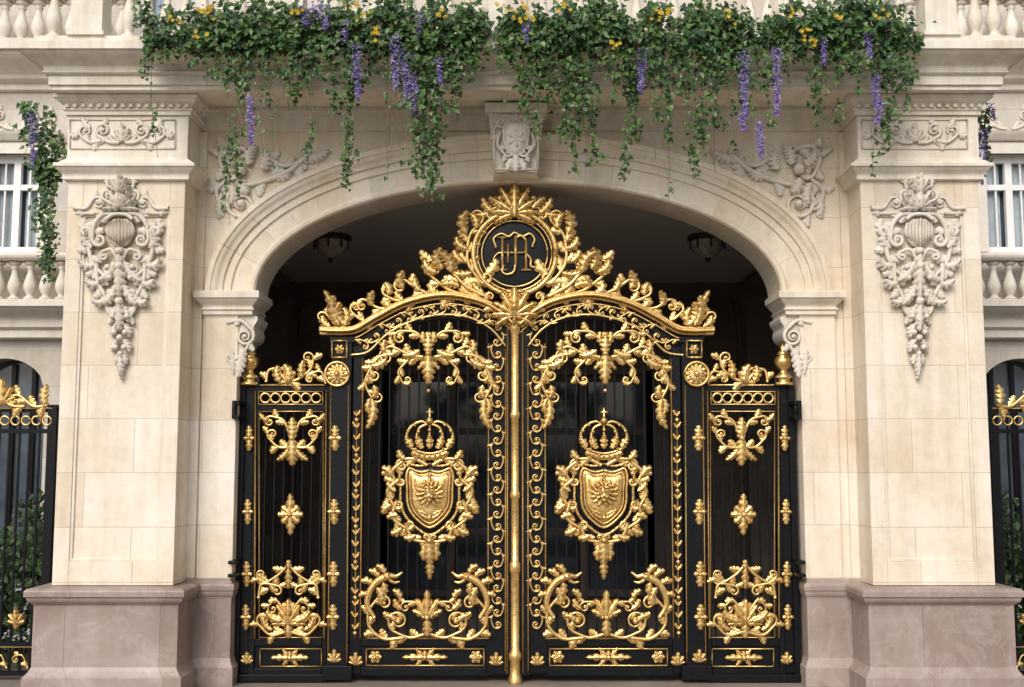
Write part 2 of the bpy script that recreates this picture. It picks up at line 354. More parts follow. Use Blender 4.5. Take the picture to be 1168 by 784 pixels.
for s in (1,-1):
    g=Pen(G,-.03,0,(lambda s:(lambda x,y:(AX+s*(x-AX),y)))(s)); b=Pen(B,0,0,(lambda s:(lambda x,y:(AX+s*(x-AX),y)))(s))
    def bb(x0,x1,y0,y1,yf,yb,mat=0,mb=B,vr=560):
        a0=AX+s*(x0-AX);a1=AX+s*(x1-AX); mb.pbox(min(a0,a1),max(a0,a1),y0,y1,yf,yb,mat,vr)
    bb(376,399,384,772,-.06,.09)
    bb(371,404,760,776,-.09,.12); bb(373,401.5,384,391,-.085,.11)
    bb(401,414,404,768,-.02,.05)
    bb(556,578,392,768,-.015,.04)
    bb(575,589.5,370,771,-.045,.06)
    bb(414.3,555.7,729,737,-.03,.05); bb(414.3,555.7,762,771,-.03,.05); bb(414.3,555.7,737,762,.0,.02)
    bb(270,277,440,776,-.04,.06); bb(288,294,440,772,-.035,.055); bb(277,288,440,768,0,.03); bb(370,375.6,440,772,-.02,.05)
    bb(268,376,770,778,-.07,.1)
    bb(294.3,369.7,441,446,-.03,.05);bb(294.3,369.7,462,468,-.03,.05);bb(294.3,369.7,729,737,-.03,.05);bb(294.3,369.7,763,770,-.03,.05);bb(294.3,369.7,737,763,0,.02)
    bb(272,293,431,440,-.07,.08)
    # wall hinges in front of the jamb
    bb(262,270.5,457,461,-.30,-.02); bb(262,270.5,474,478,-.30,-.02); bb(262,266,457,478,-.31,-.22)
    bb(262,270.5,640,644,-.30,-.02); bb(262,270.5,655,659,-.30,-.02)
    x=421
    while x<556:
        yt=yat(IN1,x); xx=Xof(AX+s*(x-AX),560,0.02)
        B.box(xx-.010,xx+.010,.0,.035,Zof(730,.02),Zof(yt+3,.02)); x+=11.2
    x=301.5
    while x<368:
        xx=Xof(AX+s*(x-AX),600,0.02); B.box(xx-.009,xx+.009,.0,.03,Zof(730,.02),Zof(467,.02)); x+=10.6
    sweepband(b,[(px,py) for px,py in TOP[8:]],5,17,2,-9)
    vs=[];fs=[]
    for i in range(61):
        x=399+i*(579-399)/60; y0=yat(TOP,x)+6; y1=yat(IN1,max(401,min(576,x)))+2
        for (yy,hh) in ((y0,0),(y1,0),(y1,-4),(y0,-4)): vs.append(b.P(x,yy,hh))
    for i in range(60):
        for q in range(4): fs.append((i*4+q,i*4+(q+1)%4,(i+1)*4+(q+1)%4,(i+1)*4+q))
    B.add(vs,fs,0)
    sweepband(g,TOP,-4.5,.5,11,-8); sweepband(g,TOP,.7,4.5,7,-8); tube(g,TOP,1.8,h=12)
    q,_=resample(TOP,int(75))
    for (x,y) in q[3:]: ball(g,x,y+3.2,1.2,8)
    tube(g,[(x,y+9) for x,y in TOP[12:]],1.1,h=3); tube(g,[(x,y-2.5) for x,y in IN1],1.4,h=2.5)
    for i in range(13):
        x=414+i*12.6; y=(yat(TOP,x)+yat(IN1,x))/2+4; sg=1 if i%2 else -1
        pp=g.sub(x,y,1.0,1,0,sg)
        scroll(pp,[(-9,5),(-2,5.5),(5,2)],(4.6,1.15,-1),r=1.25,nl=3,LL=8,lw=2.6,h=3,lb=2)
    # ----- crest
    T=g
    scroll(T,[(548,322),(534,300),(536,270),(550,254)],(9,1.3,-1),(8,1.2,-1),r=2.8,nl=8,LL=24,lw=7,h=4)
    scroll(T,[(556,340),(530,326),(512,306),(498,298)],(11,1.4,-1),r=3.0,nl=6,LL=24,lw=7.5,h=4)
    scroll(T,[(540,338),(514,332),(492,316)],(8,1.2,1),r=2.6,nl=5,LL=20,lw=6.5,h=3,side0=-1)
    scroll(T,[(520,336),(495,338),(474,328),(462,320)],(9,1.35,-1),r=2.6,nl=5,LL=20,lw=6.5,h=4)
    scroll(T,[(478,343),(455,344),(440,338)],(8,1.3,1),r=2.4,nl=4,LL=17,lw=5.5,h=4)
    scroll(T,[(452,353),(432,352),(418,343)],(8,1.2,-1),r=2.3,nl=4,LL=16,lw=5.5,h=4,side0=-1)
    scroll(T,[(430,365),(414,366),(402,357)],(7,1.3,1),r=2.2,nl=4,LL=14,lw=5,h=4)
    leaf(T,505,308,130,26,8,-90,6,5,5,6); leaf(T,515,312,95,30,8,70,6,5,5,6); leaf(T,498,312,165,22,7,-80,5,4,4)
    leaf(T,532,268,120,28,7.5,-80,5,4,4,6); leaf(T,543,262,80,22,6.5,90,5,4,4); leaf(T,534,285,170,22,6.5,-90,5,4,3)
    leaf(T,460,330,120,22,6.5,-80,5,4,3,4);leaf(T,425,350,115,19,5.5,-80,5,4,3,4);leaf(T,444,338,80,17,5.5,70,5,3,3)
    leaf(T,538,312,200,24,6.5,-60,5,4,3);leaf(T,524,328,150,22,6.5,60,5,4,3);leaf(T,552,335,160,18,5.5,-60,4,3,3)
    leaf(T,480,333,140,18,5.5,-70,4,3,4);leaf(T,400,366,130,14,4.8,-60,4,3,3);leaf(T,528,300,150,18,6,-60,4,3,4)
    # corner acanthus finial
    leaf(T,396,372,150,32,9,-110,7,5,3,5); leaf(T,388,373,120,36,8,-50,7,5,5,6); leaf(T,378,373,170,18,6,-110,5,4,3); leaf(T,393,373,60,24,6,80,5,4,4)
    leaf(T,384,372,95,42,7,30,6,5,4,4)
    scroll(T,[(392,370),(380,366),(372,358)],(6,1.2,-1),r=2.2,nl=2,LL=10,h=4); ball(T,385,349,3.2,8)
    scroll(T,[(584,246),(570,238),(559,241)],(6,1.2,-1),r=2.4,nl=4,LL=18,lw=6,h=5)
    leaf(T,566,246,150,26,6.5,-50,5,4,4); leaf(T,572,240,125,20,6,30,5,4,5)
    # ----- pier decoration
    g.Y=-.065
    rect(g,379,389,396,408,1,2.5); rosette(g,387.5,398.5,6,6,2)
    rosette(g,385,427,15,12,4); ring(g,385,427,13.5,1.4,4.5)
    for yy in (500,584,655,704):
        g.Y=-.065
        o=g.sub(381.5-(yy-560)*.012,yy,1)
        leaf(o,0,0,90,15,5,0,3,3);leaf(o,0,0,-90,15,5,0,3,3);leaf(o,0,0,0,8,3,0,3,1);leaf(o,0,0,180,8,3,0,3,1);ball(o,0,0,2.2,3)
        g.Y=-.045
        o=g.sub(283-(yy-560)*.018,yy,1)
        leaf(o,0,0,90,15,4.6,0,3,3);leaf(o,0,0,-90,15,4.6,0,3,3);leaf(o,0,0,0,7,2.6,0,3,1);leaf(o,0,0,180,7,2.6,0,3,1);ball(o,0,0,2,3)
    g.Y=-.065
    palm(g,381.5,755,90,5,15,60,4)
    g.Y=-.03
    for xx in (377.5,397.5): line(g,xx+.5,440,xx-(3 if xx<390 else 1.5),758,.8,3.4)
    # ----- hanging-stile vine
    line(g,407,468,405,728,.9,0)
    yy=474; sd=1
    while yy<724:
        xx=407-(yy-468)*.008
        leaf(g,xx,yy,90-sd*50,8,2.4,sd*40,2,2,0); leaf(g,xx,yy,90+sd*50,6,2,-sd*40,2,2,0); ball(g,xx,yy,1.7,1.2)
        if int(yy/14)%3==0: ball(g,xx,yy+5,2.8,1)
        yy+=13.5;sd=-sd
    line(g,414,410,411,728,.9,1.5)
    # ----- coil band
    line(g,557.5,392,556.5,728,.9,.3); line(g,577,398,576.5,765,1.0,2)
    yy=388;sd=1
    while yy<724:
        pp=g.sub(567.3,yy,1,sd)
        scroll(pp,[(5,-9),(7,-3),(5,4)],(5.6,1.25,1),r=1.35,nl=2,LL=7,lw=2.2,h=1,lb=2)
        yy+=14;sd=-sd
    # ----- vines in top of the leaf panel
    for q in g.both(489,0):
        scroll(q,[(2,396),(14,380),(32,378)],(8,1.3,1),r=2.2,nl=5,LL=15,lw=5.2,h=3)
        scroll(q,[(6,408),(24,404),(42,396),(52,400)],(9,1.35,1),r=2.4,nl=6,LL=16,lw=5.4,h=3,side0=-1)
        scroll(q,[(38,404),(56,408),(68,424)],(8,1.3,1),r=2.3,nl=5,LL=15,lw=5.4,h=3)
        scroll(q,[(62,414),(72,436),(64,456)],(7,1.2,1),r=2.0,nl=5,LL=14,lw=4.8,h=3)
        scroll(q,[(22,410),(34,424),(30,436)],(6,1.2,1),r=1.9,nl=4,LL=13,lw=4.6,h=3)
        leaf(q,48,410,-50,20,6,60,4,4,3);leaf(q,62,440,-110,16,5,60,4,3,3)
        leaf(q,64,456,-100,36,6,50,4,5,2);leaf(q,66,455,-60,20,4.5,-70,4,4,2);leaf(q,50,402,70,15,5,60,4,3,3)
        leaf(q,10,400,-40,22,6,60,4,4,3);leaf(q,4,392,60,14,5,60,4,3,3)
    leaf(g,489,404,-90,36,8,0,5,5,4); leaf(g,489,404,90,22,7,0,5,4,4); palm(g,489,408,-90,5,24,75,5,4); ball(g,489,446,2.6,3); ball(g,489,404,4,6)
    c=g.sub(490.5,566,1.0); cartouche(c,s)
    # ----- lower scroll panel with scrolling dolphins
    for q in g.both(487.5,690):
        scroll(q,[(3,33),(20,37),(38,30)],(13,1.7,-1),r=2.2,nl=5,LL=14,lw=4.8,h=3)
        scroll(q,[(26,37),(50,38),(66,24),(66,6),(56,-8)],(9,1.3,-1),r=2.6,nl=6,LL=16,lw=5.4,h=3,side0=-1)
        # beast: arched body, head, jaw, crest, fins
        tube(q,cat([(60,14),(68,0),(66,-14),(58,-26),(48,-32)]),2.6,5.0,h=4,seg=8)
        ball(q,45,-33,6.0,5,.9,ey=.85); tube(q,cat([(42,-34),(35,-33),(29,-37)]),3.6,1.4,h=5,seg=7); tube(q,cat([(43,-29),(37,-26),(31,-27)]),2.6,1.0,h=5,seg=7)
        ball(q,44,-36,1.6,10); ball(q,29,-37,1.7,5)
        leaf(q,48,-36,75,15,4.5,-80,4,3,4);leaf(q,55,-32,65,15,4.8,-80,4,3,3);leaf(q,62,-24,45,15,4.8,-80,4,3,3);leaf(q,67,-12,20,12,4.2,-80,4,3,3)
        leaf(q,57,-20,-130,22,6,70,4,4,4);leaf(q,50,-26,-110,16,5,60,4,3,4)
        scroll(q,[(4,14),(12,-2),(24,-4)],(6.5,1.25,1),r=1.9,nl=3,LL=12,lw=4.4,h=3)
        leaf(q,28,4,20,16,4.5,80,4,3,3);leaf(q,36,18,60,14,4.5,-80,4,3,3);leaf(q,30,-8,70,14,4.5,-60,4,3,3)
        line(q,0,38,70,38,1.2,1.5)
    palm(g,487.5,706,90,5,34,50,6.5,5); leaf(g,487.5,706,-90,20,6,0,4,3,3); ball(g,487.5,704,3.4,6)
    rect(g,418,740,552,759,.9,1.5)
    o=g.sub(485,749.5); palm(o,0,0,0,3,26,35,4.5);palm(o,0,0,180,3,26,35,4.5);ball(o,0,0,3.5,3);palm(o,0,2,90,3,10,40,4)
    o=g.sub(428,749.5); rosette(o,0,0,8,6,2)
    o=g.sub(543,749.5); rosette(o,0,0,8,6,2)
    palm(g,566,758,90,5,15,60,4,h0=1); palm(g,406,758,90,5,15,60,4,h0=1)
    # ----- side gate
    rect(g,295.5,447,368.5,461.5,.8,2)
    for i in range(6): ring(g,303+i*11.6,454.3,5.4,1.3,1.5,18)
    line(g,292,446,291,728,.9,3); line(g,372.5,446,370.5,728,.9,3); rect(g,296,469.5,369,727,.7,2.0)
    rect(g,297,740,367,760,.8,1.5); o=g.sub(331,750); palm(o,0,0,0,3,22,40,4.5);palm(o,0,0,180,3,22,40,4.5);ball(o,0,0,3.2,3);palm(o,0,2,90,3,10,40,4)
    palm(g,282,757,90,5,14,50,4)
    for q in g.both(334,500):
        scroll(q,[(2,-2),(10,-20),(24,-25)],(6.5,1.3,1),r=2,nl=4,LL=14,lw=4.8,h=3)
        scroll(q,[(2,10),(16,10),(27,0)],(6.5,1.3,-1),r=2,nl=4,LL=13,lw=4.8,h=3)
        leaf(q,28,-20,20,13,4,60,4,3,3);leaf(q,4,12,-60,20,4.5,40,4,4,2);leaf(q,16,10,-20,12,4,-60,3,3,2)
    leaf(g,334,502,90,26,7,0,5,5,3);leaf(g,334,500,-90,32,8,0,5,5,3);ball(g,334,500,3.6,6)
    o=g.sub(331.5,587)
    for a,l in((90,24),(-90,24),(0,15),(180,15),(45,14),(135,14),(-45,14),(-135,14)): leaf(o,0,0,a,l,5.6,0,4,3 if l>14 else 2,1)
    ball(o,0,0,3,5); ball(o,0,-22,2,3)
    for q in g.both(329.5,690):
        scroll(q,[(2,-44),(12,-34),(26,-26),(34,-30)],(6,1.2,-1),r=2.1,nl=4,LL=15,lw=4.8,h=3)
        scroll(q,[(34,-8),(30,-24),(12,-22)],(6,1.25,-1),r=2.1,nl=4,LL=14,lw=4.8,h=3)
        scroll(q,[(2,30),(20,34),(34,22)],(8,1.5,-1),r=2.2,nl=5,LL=14,lw=4.8,h=3)
        scroll(q,[(3,10),(14,-6),(22,0)],(6,1.2,1),r=1.9,nl=3,LL=13,lw=4.8,h=3)
        leaf(q,18,28,20,20,4.5,90,4,4,3);leaf(q,8,18,10,22,5.5,60,4,4,3);leaf(q,26,-28,60,12,4,-60,3,3,2);leaf(q,6,28,-30,18,4,30,3,3,2)
    palm(g,329.5,712,90,7,30,80,6,5,.7); leaf(g,329.5,650,90,12,4,0,3,2,2); leaf(g,329.5,648,-90,24,5,0,4,4,2); leaf(g,329.5,712,-90,16,6,0,4,3,3)
    scroll(T,[(304,436),(307,423),(319,420)],(6,1.3,1),r=2,nl=3,LL=12,lw=4.5,h=2)
    scroll(T,[(318,437),(338,434),(354,422),(358,410)],(7,1.3,-1),r=2.2,nl=6,LL=17,lw=5.5,h=2)
    scroll(T,[(372,438),(366,424),(352,428)],(5,1.2,-1),r=1.8,nl=3,LL=12,lw=4,h=2)
    leaf(T,320,436,120,20,6,-60,5,4,3); leaf(T,330,436,80,22,6,60,5,4,3); leaf(T,345,432,100,22,5,-40,5,4,3); palm(T,328,438,90,5,22,60,5,4)
    line(g,295,439.5,372,439.5,1.3,1)
    xf=Xof(AX+s*(286-AX),420,0); z0=Zof(440,0)
    pr=[(0.0,0),(.115,0),(.115,.03),(.08,.04),(.08,.07),(.10,.08),(.105,.10),(.06,.13),(.04,.16),(.045,.18),(.085,.22),(.10,.27),(.09,.31),(.055,.34),(.07,.355),(.065,.375),(.03,.40),(.035,.43),(.02,.46),(0,.49)]
    G.lathe(xf,-.02,[(r*1.0,z0+z) for r,z in pr],16,0)
C=gp
circ=[(587+47*cos(2*pi*i/40),290+47*sin(2*pi*i/40)) for i in range(40)]
dome(bp,circ,587,290,2.5,1,rings=5)
vs=[bp.P(x,y,1) for x,y in circ]+[bp.P(x,y,-4) for x,y in circ]
B.add(vs,[(i,(i+1)%40,40+(i+1)%40,40+i) for i in range(40)]+[tuple(range(79,39,-1))],0)
ring(C,587,290,47,3.2,4,48); ring(C,587,290,42.5,1.2,3,48); ring(C,587,290,37.5,1.0,2.5,48)
for i in range(44):
    a=2*pi*i/44; ball(C,587+45*cos(a),290+45*sin(a),1.5,6)
# monogram
m=C.sub(587,290,1.08)
line(m,-13,-17,-13,17,1.7,2.5);line(m,-18,-17,-8,-17,1.2,2.5);line(m,-18,17,-8,17,1.2,2.5)
line(m,-7,-10,-7,10,1.2,3)
tube(m,cat([(-20,-8),(-22,-16),(-14,-21),(-6,-18),(0,-22),(8,-18),(16,-21),(21,-15),(19,-9)]),1.3,h=3)
line(m,1,-19,1,12,1.9,3.5);tube(m,cat([(1,10),(-1,19),(-8,22),(-13,19),(-12,14)]),1.5,1,h=3.5)
line(m,12,-14,12,17,1.7,2.5);line(m,7,17,18,17,1.2,2.5);line(m,-13,-1,12,-1,1.2,3)
tube(m,cat([(1,-16),(7,-19),(12,-14)]),1.4,h=3);tube(m,cat([(12,0),(17,6),(17,13),(22,15)]),1.3,h=4)
tube(m,cat([(-18,12),(-22,6),(-18,0),(-13,-1)]),1.1,h=3)
ball(m,-20,-7,1.9,3);ball(m,19,-8,1.9,3);ball(m,-12,13,1.8,3)
palm(C,587,246,90,9,38,100,7.5,6,.7,35,4,4); leaf(C,587,250,90,42,7.5,0,7,5,8); ball(C,587,246,5,9)
palm(C,587,333,-90,5,14,80,5,4,.8,20,3,5)
palm(C,587,362,90,9,34,105,7,7,.75,30,3,8); palm(C,587,350,-90,5,22,55,6,6,.7,10,3,8); ball(C,587,352,6,15)
for q in C.both(587,350): scroll(q,[(8,10),(22,4),(32,-6)],(6,1.2,-1),r=2.2,nl=3,LL=14,lw=5,h=9)
xm=Xof(587.5,560,0)
G.lathe(xm,-.075,[(.0,Zof(368,0)),(.055,Zof(368,0)),(.07,Zof(372,0)),(.055,Zof(378,0)),(.043,Zof(384,0)),(.043,Zof(470,0)),(.056,Zof(472,0)),(.056,Zof(476,0)),(.043,Zof(478,0)),(.043,Zof(560,0)),(.056,Zof(562,0)),(.056,Zof(567,0)),(.043,Zof(569,0)),(.043,Zof(640,0)),(.06,Zof(642,0)),(.06,Zof(650,0)),(.046,Zof(653,0)),(.048,Zof(740,0)),(.07,Zof(744,0)),(.07,Zof(750,0)),(.055,Zof(753,0)),(.06,Zof(768,0)),(.075,Zof(772,0)),(.075,.0)],16,0)
for sx in (-1,1): line(C,587.5+sx*8.5,372,587.5+sx*8.8,768,1.0,2.2)
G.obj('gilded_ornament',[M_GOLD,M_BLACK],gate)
B.obj('iron_frame',[M_BLACK],gate,bevel=.004)

# ================================================================= ARCHWAY
arch=empty('stone_archway')
A=MB(); V=MB(); CV=MB(); PL=MB(); TR=MB()
yW=-.16; yJ=-.21; yB=.45; yP=-.68; yS=-.92
zsl=Zof(100,yS-.1)
zs=Zof(334,yW); xc=Xof(591,334,yW); aw=Xof(890,334,yW)-xc; bw=Zof(209,yW)-zs
xJl=Xof(268,600,yJ)-.02; xJr=Xof(916,600,yJ)+.02
xWl=Xof(150,450,yW); xWr=Xof(1050,450,yW)
A.box(xWl,xJl,yW,yB,0,zs); A.box(xJr,xWr,yW,yB,0,zs)
def ell(x):
    t=(x-xc)/aw
    return zs+bw*sqrt(max(0,1-t*t)) if abs(t)<1 else zs
xs=[xWl]+[xc-aw*cos(pi*i/80) for i in range(81)]+[xWr]
vs=[];fs=[]
for x in xs: vs+=[(x,yW,ell(x)),(x,yW,zsl),(x,yB,ell(x)),(x,yB,zsl)]
for i in range(len(xs)-1):
    a=i*4;c=a+4; fs+=[(a,c,c+1,a+1),(a+2,a+3,c+3,c+2)]
A.add(vs,fs,0)
prof=[(-.004,.60),(-.004,.0),(-.004,-.04),(.015,-.065),(.05,-.07),(.075,-.045),(.08,-.03),(.27,-.03),(.275,-.055),(.36,-.055),(.365,-.085),(.385,-.09),(.41,-.10),(.44,-.125),(.48,-.14),(.485,-.155),(.54,-.155),(.54,0)]
NV=23
cyc=[random.choice([(1.03,1.02,1.01),(1.0,.975,.94),(1.0,.985,.95),(.97,.95,.91),(1.02,1.0,.98),(.985,.95,.89)]) for _ in range(NV)]
def epar(t):
    x=aw*cos(t);z=bw*sin(t); nx,nz=cos(t)/aw,sin(t)/bw; l=sqrt(nx*nx+nz*nz); return x,z,nx/l,nz/l
ts=[pi*i/400 for i in range(401)]; acc=[0]
for a,b_ in zip(ts,ts[1:]):
    p,q=epar(a),epar(b_); acc.append(acc[-1]+sqrt((p[0]-q[0])**2+(p[1]-q[1])**2))
def tat(s):
    for i in range(400):
        if acc[i+1]>=s: return ts[i]+(ts[i+1]-ts[i])*(s-acc[i])/(acc[i+1]-acc[i])
    return pi
for k in range(NV):
    s0=acc[-1]*k/NV+.0006; s1=acc[-1]*(k+1)/NV-.0006; vs=[];fs=[];m=len(prof)
    for j in range(6):
        x,z,nx,nz=epar(tat(s0+(s1-s0)*j/5))
        for d,p in prof: vs.append((xc+x+nx*d,yW+p,zs+z+nz*d))
    for j in range(5):
        for i in range(m-1): fs.append((j*m+i,j*m+i+1,(j+1)*m+i+1,(j+1)*m+i))
    fs.append(tuple(range(m)));fs.append(tuple(5*m+i for i in range(m)))
    V.add(vs,fs,0,cyc[k])
V.obj('arch_voussoirs',[M_VOUS],arch,bevel=.0025)

def qr(p0,z0,p1,z1,n=5,kind='ovolo'):
    out=[]
    for i in range(n+1):
        t=i/n
        if kind=='ovolo': a=t*pi/2; out.append((p0+(p1-p0)*sin(a),z0+(z1-z0)*(1-cos(a))))
        elif kind=='cavetto': a=t*pi/2; out.append((p0+(p1-p0)*(1-cos(a)),z0+(z1-z0)*sin(a)))
        else: out.append((p0+(p1-p0)*(.5-.5*cos(pi*t)),z0+(z1-z0)*t))
    return out
def torus(p,z0,z1,r,n=6): return [(p+r*sin(pi*i/n),z0+(z1-z0)*i/n) for i in range(n+1)]
for side in (-1,1):
    if side<0: pl,pr_=68,204; jl,jr=228,268; pc=139; pn=(86,187)
    else: pl,pr_=989,1126; jl,jr=916,957; pc=1046; pn=(1006,1107)
    X0=Xof(pl,450,yP);X1=Xof(pr_,450,yP); Xa=Xof(pn[0],450,yP);Xb=Xof(pn[1],450,yP)
    zb=Zof(668,yP)
    A.box(X0+.004,X1-.004,yP+.035,yW+.3,zb,zsl-.02)
    zp0=Zof(641,yP); zp1=Zof(244,yP); zcap=Zof(205,yP)
    A.box(X0,Xa,yP,yP+.1,zb,zcap); A.box(Xb,X1,yP,yP+.1,zb,zcap); A.box(Xa,Xb,yP+.0015,yP+.1,zb,zp0); A.box(Xa,Xb,yP+.0015,yP+.1,zp1,zcap)
    for (a,b1,c,d) in ((Xa,Xa+.03,zp0,zp1),(Xb-.03,Xb,zp0,zp1),(Xa+.03,Xb-.03,zp0,zp0+.03),(Xa+.03,Xb-.03,zp1-.03,zp1)): TR.box(a,b1,yP+.012,yP+.05,c,d)
    z=zcap
    TR.wrap(X0,X1,yP,yW+.3,[(.0,z-.02),(.05,z-.01),(.05,z+.03)]+qr(.05,z+.03,.11,z+.12,5,'cyma')+[(.13,z+.12),(.13,z+.16),(.09,z+.17)]+qr(.09,z+.17,.02,z+.24,4,'cyma')+[(.02,z+.24),(.02,Zof(133,yP))],0)
    z2=Zof(133,yP)+.002
    TR.wrap(X0,X1,yP,yW+.3,[(.02,z2),(.05,z2),(.05,z2+.04)]+torus(.05,z2+.04,z2+.08,.025)+qr(.05,z2+.08,.13,z2+.17,5,'cyma')+[(.15,z2+.17),(.15,zsl-.004)],0)
    nD=16
    for i in range(nD):
        xx=X0-.06+(X1-X0+.12)*(i+.5)/nD; TR.box(xx-.022,xx+.022,yP-.10,yP-.02,z2+.075,z2+.115)
    cp=Pen(CV,yP-.02,0)
    pcx=pc+1 if side<0 else pc-3
    rect(cp,pcx-60,137,pcx+60,170,1.1,.5)
    for q in cp.both(pcx,153):
        scroll(q,[(3,10),(14,10),(26,4)],(9,1.6,-1),r=2.4,nl=4,LL=13,lw=4.8,h=1.5)
        scroll(q,[(24,8),(36,10),(46,4)],(8,1.5,-1),r=2.3,nl=4,LL=12,lw=4.8,h=1.5,side0=-1)
        leaf(q,36,-6,30,16,4.5,60,3,3,1);leaf(q,50,2,-20,10,4,60,3,3,1)
    palm(cp,pcx,163,90,5,22,50,5,4)
    PL.wrap(X0-.03 if side<0 else X0,X1 if side<0 else X1+.03,yP-.03,yW+.3,[(.17,-.3),(.17,.20),(.15,.22),(.12,.26),(.10,.30),(.10,.94)]+[(.12,.95)]+qr(.12,.96,.16,1.02,4,'ovolo')+[(.18,1.03),(.18,1.08)]+qr(.18,1.08,.10,1.12,4,'cavetto')+[(.09,zb-.01),(.0,zb-.005)],0)
    PJ0=xJl-.9 if side<0 else xJr+.02; PJ1=xJl-.02 if side<0 else xJr+.9
    PL.wrap(PJ0,PJ1,yJ,yB-.02,[(.07,-.3),(.07,.20),(.055,.22),(.035,.27),(.025,.30),(.025,.94),(.03,.95)]+qr(.03,.96,.05,1.02,4)+[(.06,1.03),(.06,1.075)]+qr(.06,1.075,.025,1.11,4,'cavetto')+[(.02,1.145),(.0,1.15)],0)
    # jamb pier, impost
    J0=Xof(jl,520,yJ) if side<0 else xJr-.001;J1=xJl+.001 if side<0 else Xof(jr,520,yJ); A.box(J0,J1,yJ,yW+.02,1.15,zs-.02)
    if side<0: I0=J0;I1=Xof(289,345,yW)
    else: I0=Xof(895,345,yW);I1=J1
    zi=zs
    TR.wrap(I0+.02,I1-.02,yJ,yB-.05,[(.0,zi-.27),(.03,zi-.26),(.03,zi-.22)]+torus(.03,zi-.22,zi-.18,.02)+qr(.03,zi-.18,.10,zi-.08,5,'cyma')+[(.12,zi-.08),(.12,zi-.01),(.10,zi+.004)],0)
    kx=J1 if side<0 else J0; sg=1 if side<0 else -1
    prf=[(0,-.27),(.19,-.27),(.205,-.33),(.17,-.39),(.18,-.46),(.155,-.53),(.10,-.57),(.06,-.64),(.05,-.74),(.03,-.83),(0,-.86)]
    prf=cat(prf,4); n=len(prf); vs=[(kx+sg*a,yJ+.02,zi+b_) for a,b_ in prf]+[(kx+sg*a,yB-.1,zi+b_) for a,b_ in prf]
    CV.add(vs,[(i,i+1,n+i+1,n+i) for i in range(n-1)]+[tuple(range(n))],0)
    vp=Pen(CV,yJ+.01,0)
    cxv=275 if side<0 else 909
    for q in [vp.sub(cxv,0,1,1 if side<0 else -1)]:
        scroll(q,[(-16,368),(0,366),(12,376)],(11,1.9,1),r=2.8,nl=0,h=1)
        scroll(q,[(12,388),(2,404),(-10,412)],(5,1.2,1),r=2.2,nl=2,LL=12,h=1)
        leaf(q,4,398,-110,34,7,20,4,5,0); leaf(q,-10,398,-90,30,5,10,4,5,0); leaf(q,-6,372,60,10,4,30,3,2,1)
    W0=Xof(203+14 if side<0 else 990-26,450,yW); W1=Xof(203+26 if side<0 else 990-14,450,yW)
    A.box(W0,W1,yW-.04,yW+.02,1.15,zsl-.25)
    # ---- hanging carved drop on the pillar
    dp=Pen(CV,yP+.015,0); dp.hs=1.1
    for q in dp.both(pc,0):
        scroll(q,[(54,238),(40,238),(32,228)],(8,1.3,-1),r=2.8,nl=2,LL=12,lw=4,h=2)
        line(q,30,244,52,244,2.2,1)
        scroll(q,[(2,240),(12,238),(20,228)],(7,1.4,-1),r=3,nl=3,LL=14,lw=5,h=4)
        scroll(q,[(4,222),(12,220),(15,210)],(5,1.3,-1),r=2.8,nl=2,LL=12,lw=5,h=4)
        scroll(q,[(6,246),(20,246),(30,258),(32,274)],(8,1.5,1),r=3.4,nl=3,LL=15,lw=5.5,h=4,side0=-1)
        scroll(q,[(34,266),(36,286),(30,304),(20,314)],(7,1.4,1),(6,1.2,1),r=3.6,nl=5,LL=19,lw=6.5,h=3)
        scroll(q,[(28,300),(26,322),(18,338)],(6,1.4,1),r=3.0,nl=4,LL=18,lw=6,h=3)
        scroll(q,[(18,336),(16,352),(10,362)],(4.5,1.3,1),r=2.4,nl=3,LL=14,lw=5,h=3)
        scroll(q,[(3,296),(10,286),(20,288)],(5.5,1.3,1),r=2.4,nl=2,LL=12,lw=4.5,h=5)
        leaf(q,32,284,30,20,6.5,90,5,4,2,4); leaf(q,30,304,-10,20,6.5,80,5,4,2,4); leaf(q,24,324,-20,18,6,80,5,4,2,3); leaf(q,17,344,-30,16,5,70,5,4,2,3)
        leaf(q,5,300,-65,30,7,35,5,5,4);leaf(q,4,326,-70,28,6.5,30,5,5,4);leaf(q,3,350,-60,20,5.5,-30,5,4,3)
        leaf(q,3,370,-50,17,5.5,-50,5,4,2);leaf(q,3,388,-50,16,5,-40,5,4,2);leaf(q,2,404,-60,13,4,-40,4,3,2)
        for yy,xx in ((318,12),(306,14),(338,8),(362,8),(380,6),(397,5)): ball(q,xx,yy,3.6,6)
    ol=[(0,250),(9,249),(14,255),(16,264),(13,274),(7,281),(0,284),(-7,281),(-13,274),(-16,264),(-14,255),(-9,249)]
    d2=dp.sub(pc,0); dome(d2,ol,0,266,5,3)
    for i in range(-4,5): leaf(d2,i*3.2,251+abs(i)*1.2,-90+i*4,32-abs(i)*3.4,2.3,-i*11,4,1,7.5-abs(i)*.8)
    tube(d2,cat([(-15,252),(-8,247),(0,246),(8,247),(15,252)]),2.4,h=7); ball(d2,0,288,5,7)
    palm(d2,0,240,90,7,26,85,6,7,.8,20,3,4); palm(d2,0,222,90,5,22,55,5.5,7,.7,20,3,5)
    ball(d2,0,230,6,8); ball(d2,0,305,5.5,8); ball(d2,0,345,5,8,ey=1.2); ball(d2,0,366,4.5,7); ball(d2,0,386,4,6); ball(d2,0,404,3.4,5)
    leaf(d2,0,292,-90,50,8,0,8,6,5);leaf(d2,0,345,-90,34,7,0,7,5,5);leaf(d2,0,402,-90,28,5,0,5,5,3);ball(d2,0,431,2.4,2)
    CV.pbox(pc-8,pc+8,200,240,yP-.03,yP+.02,0)
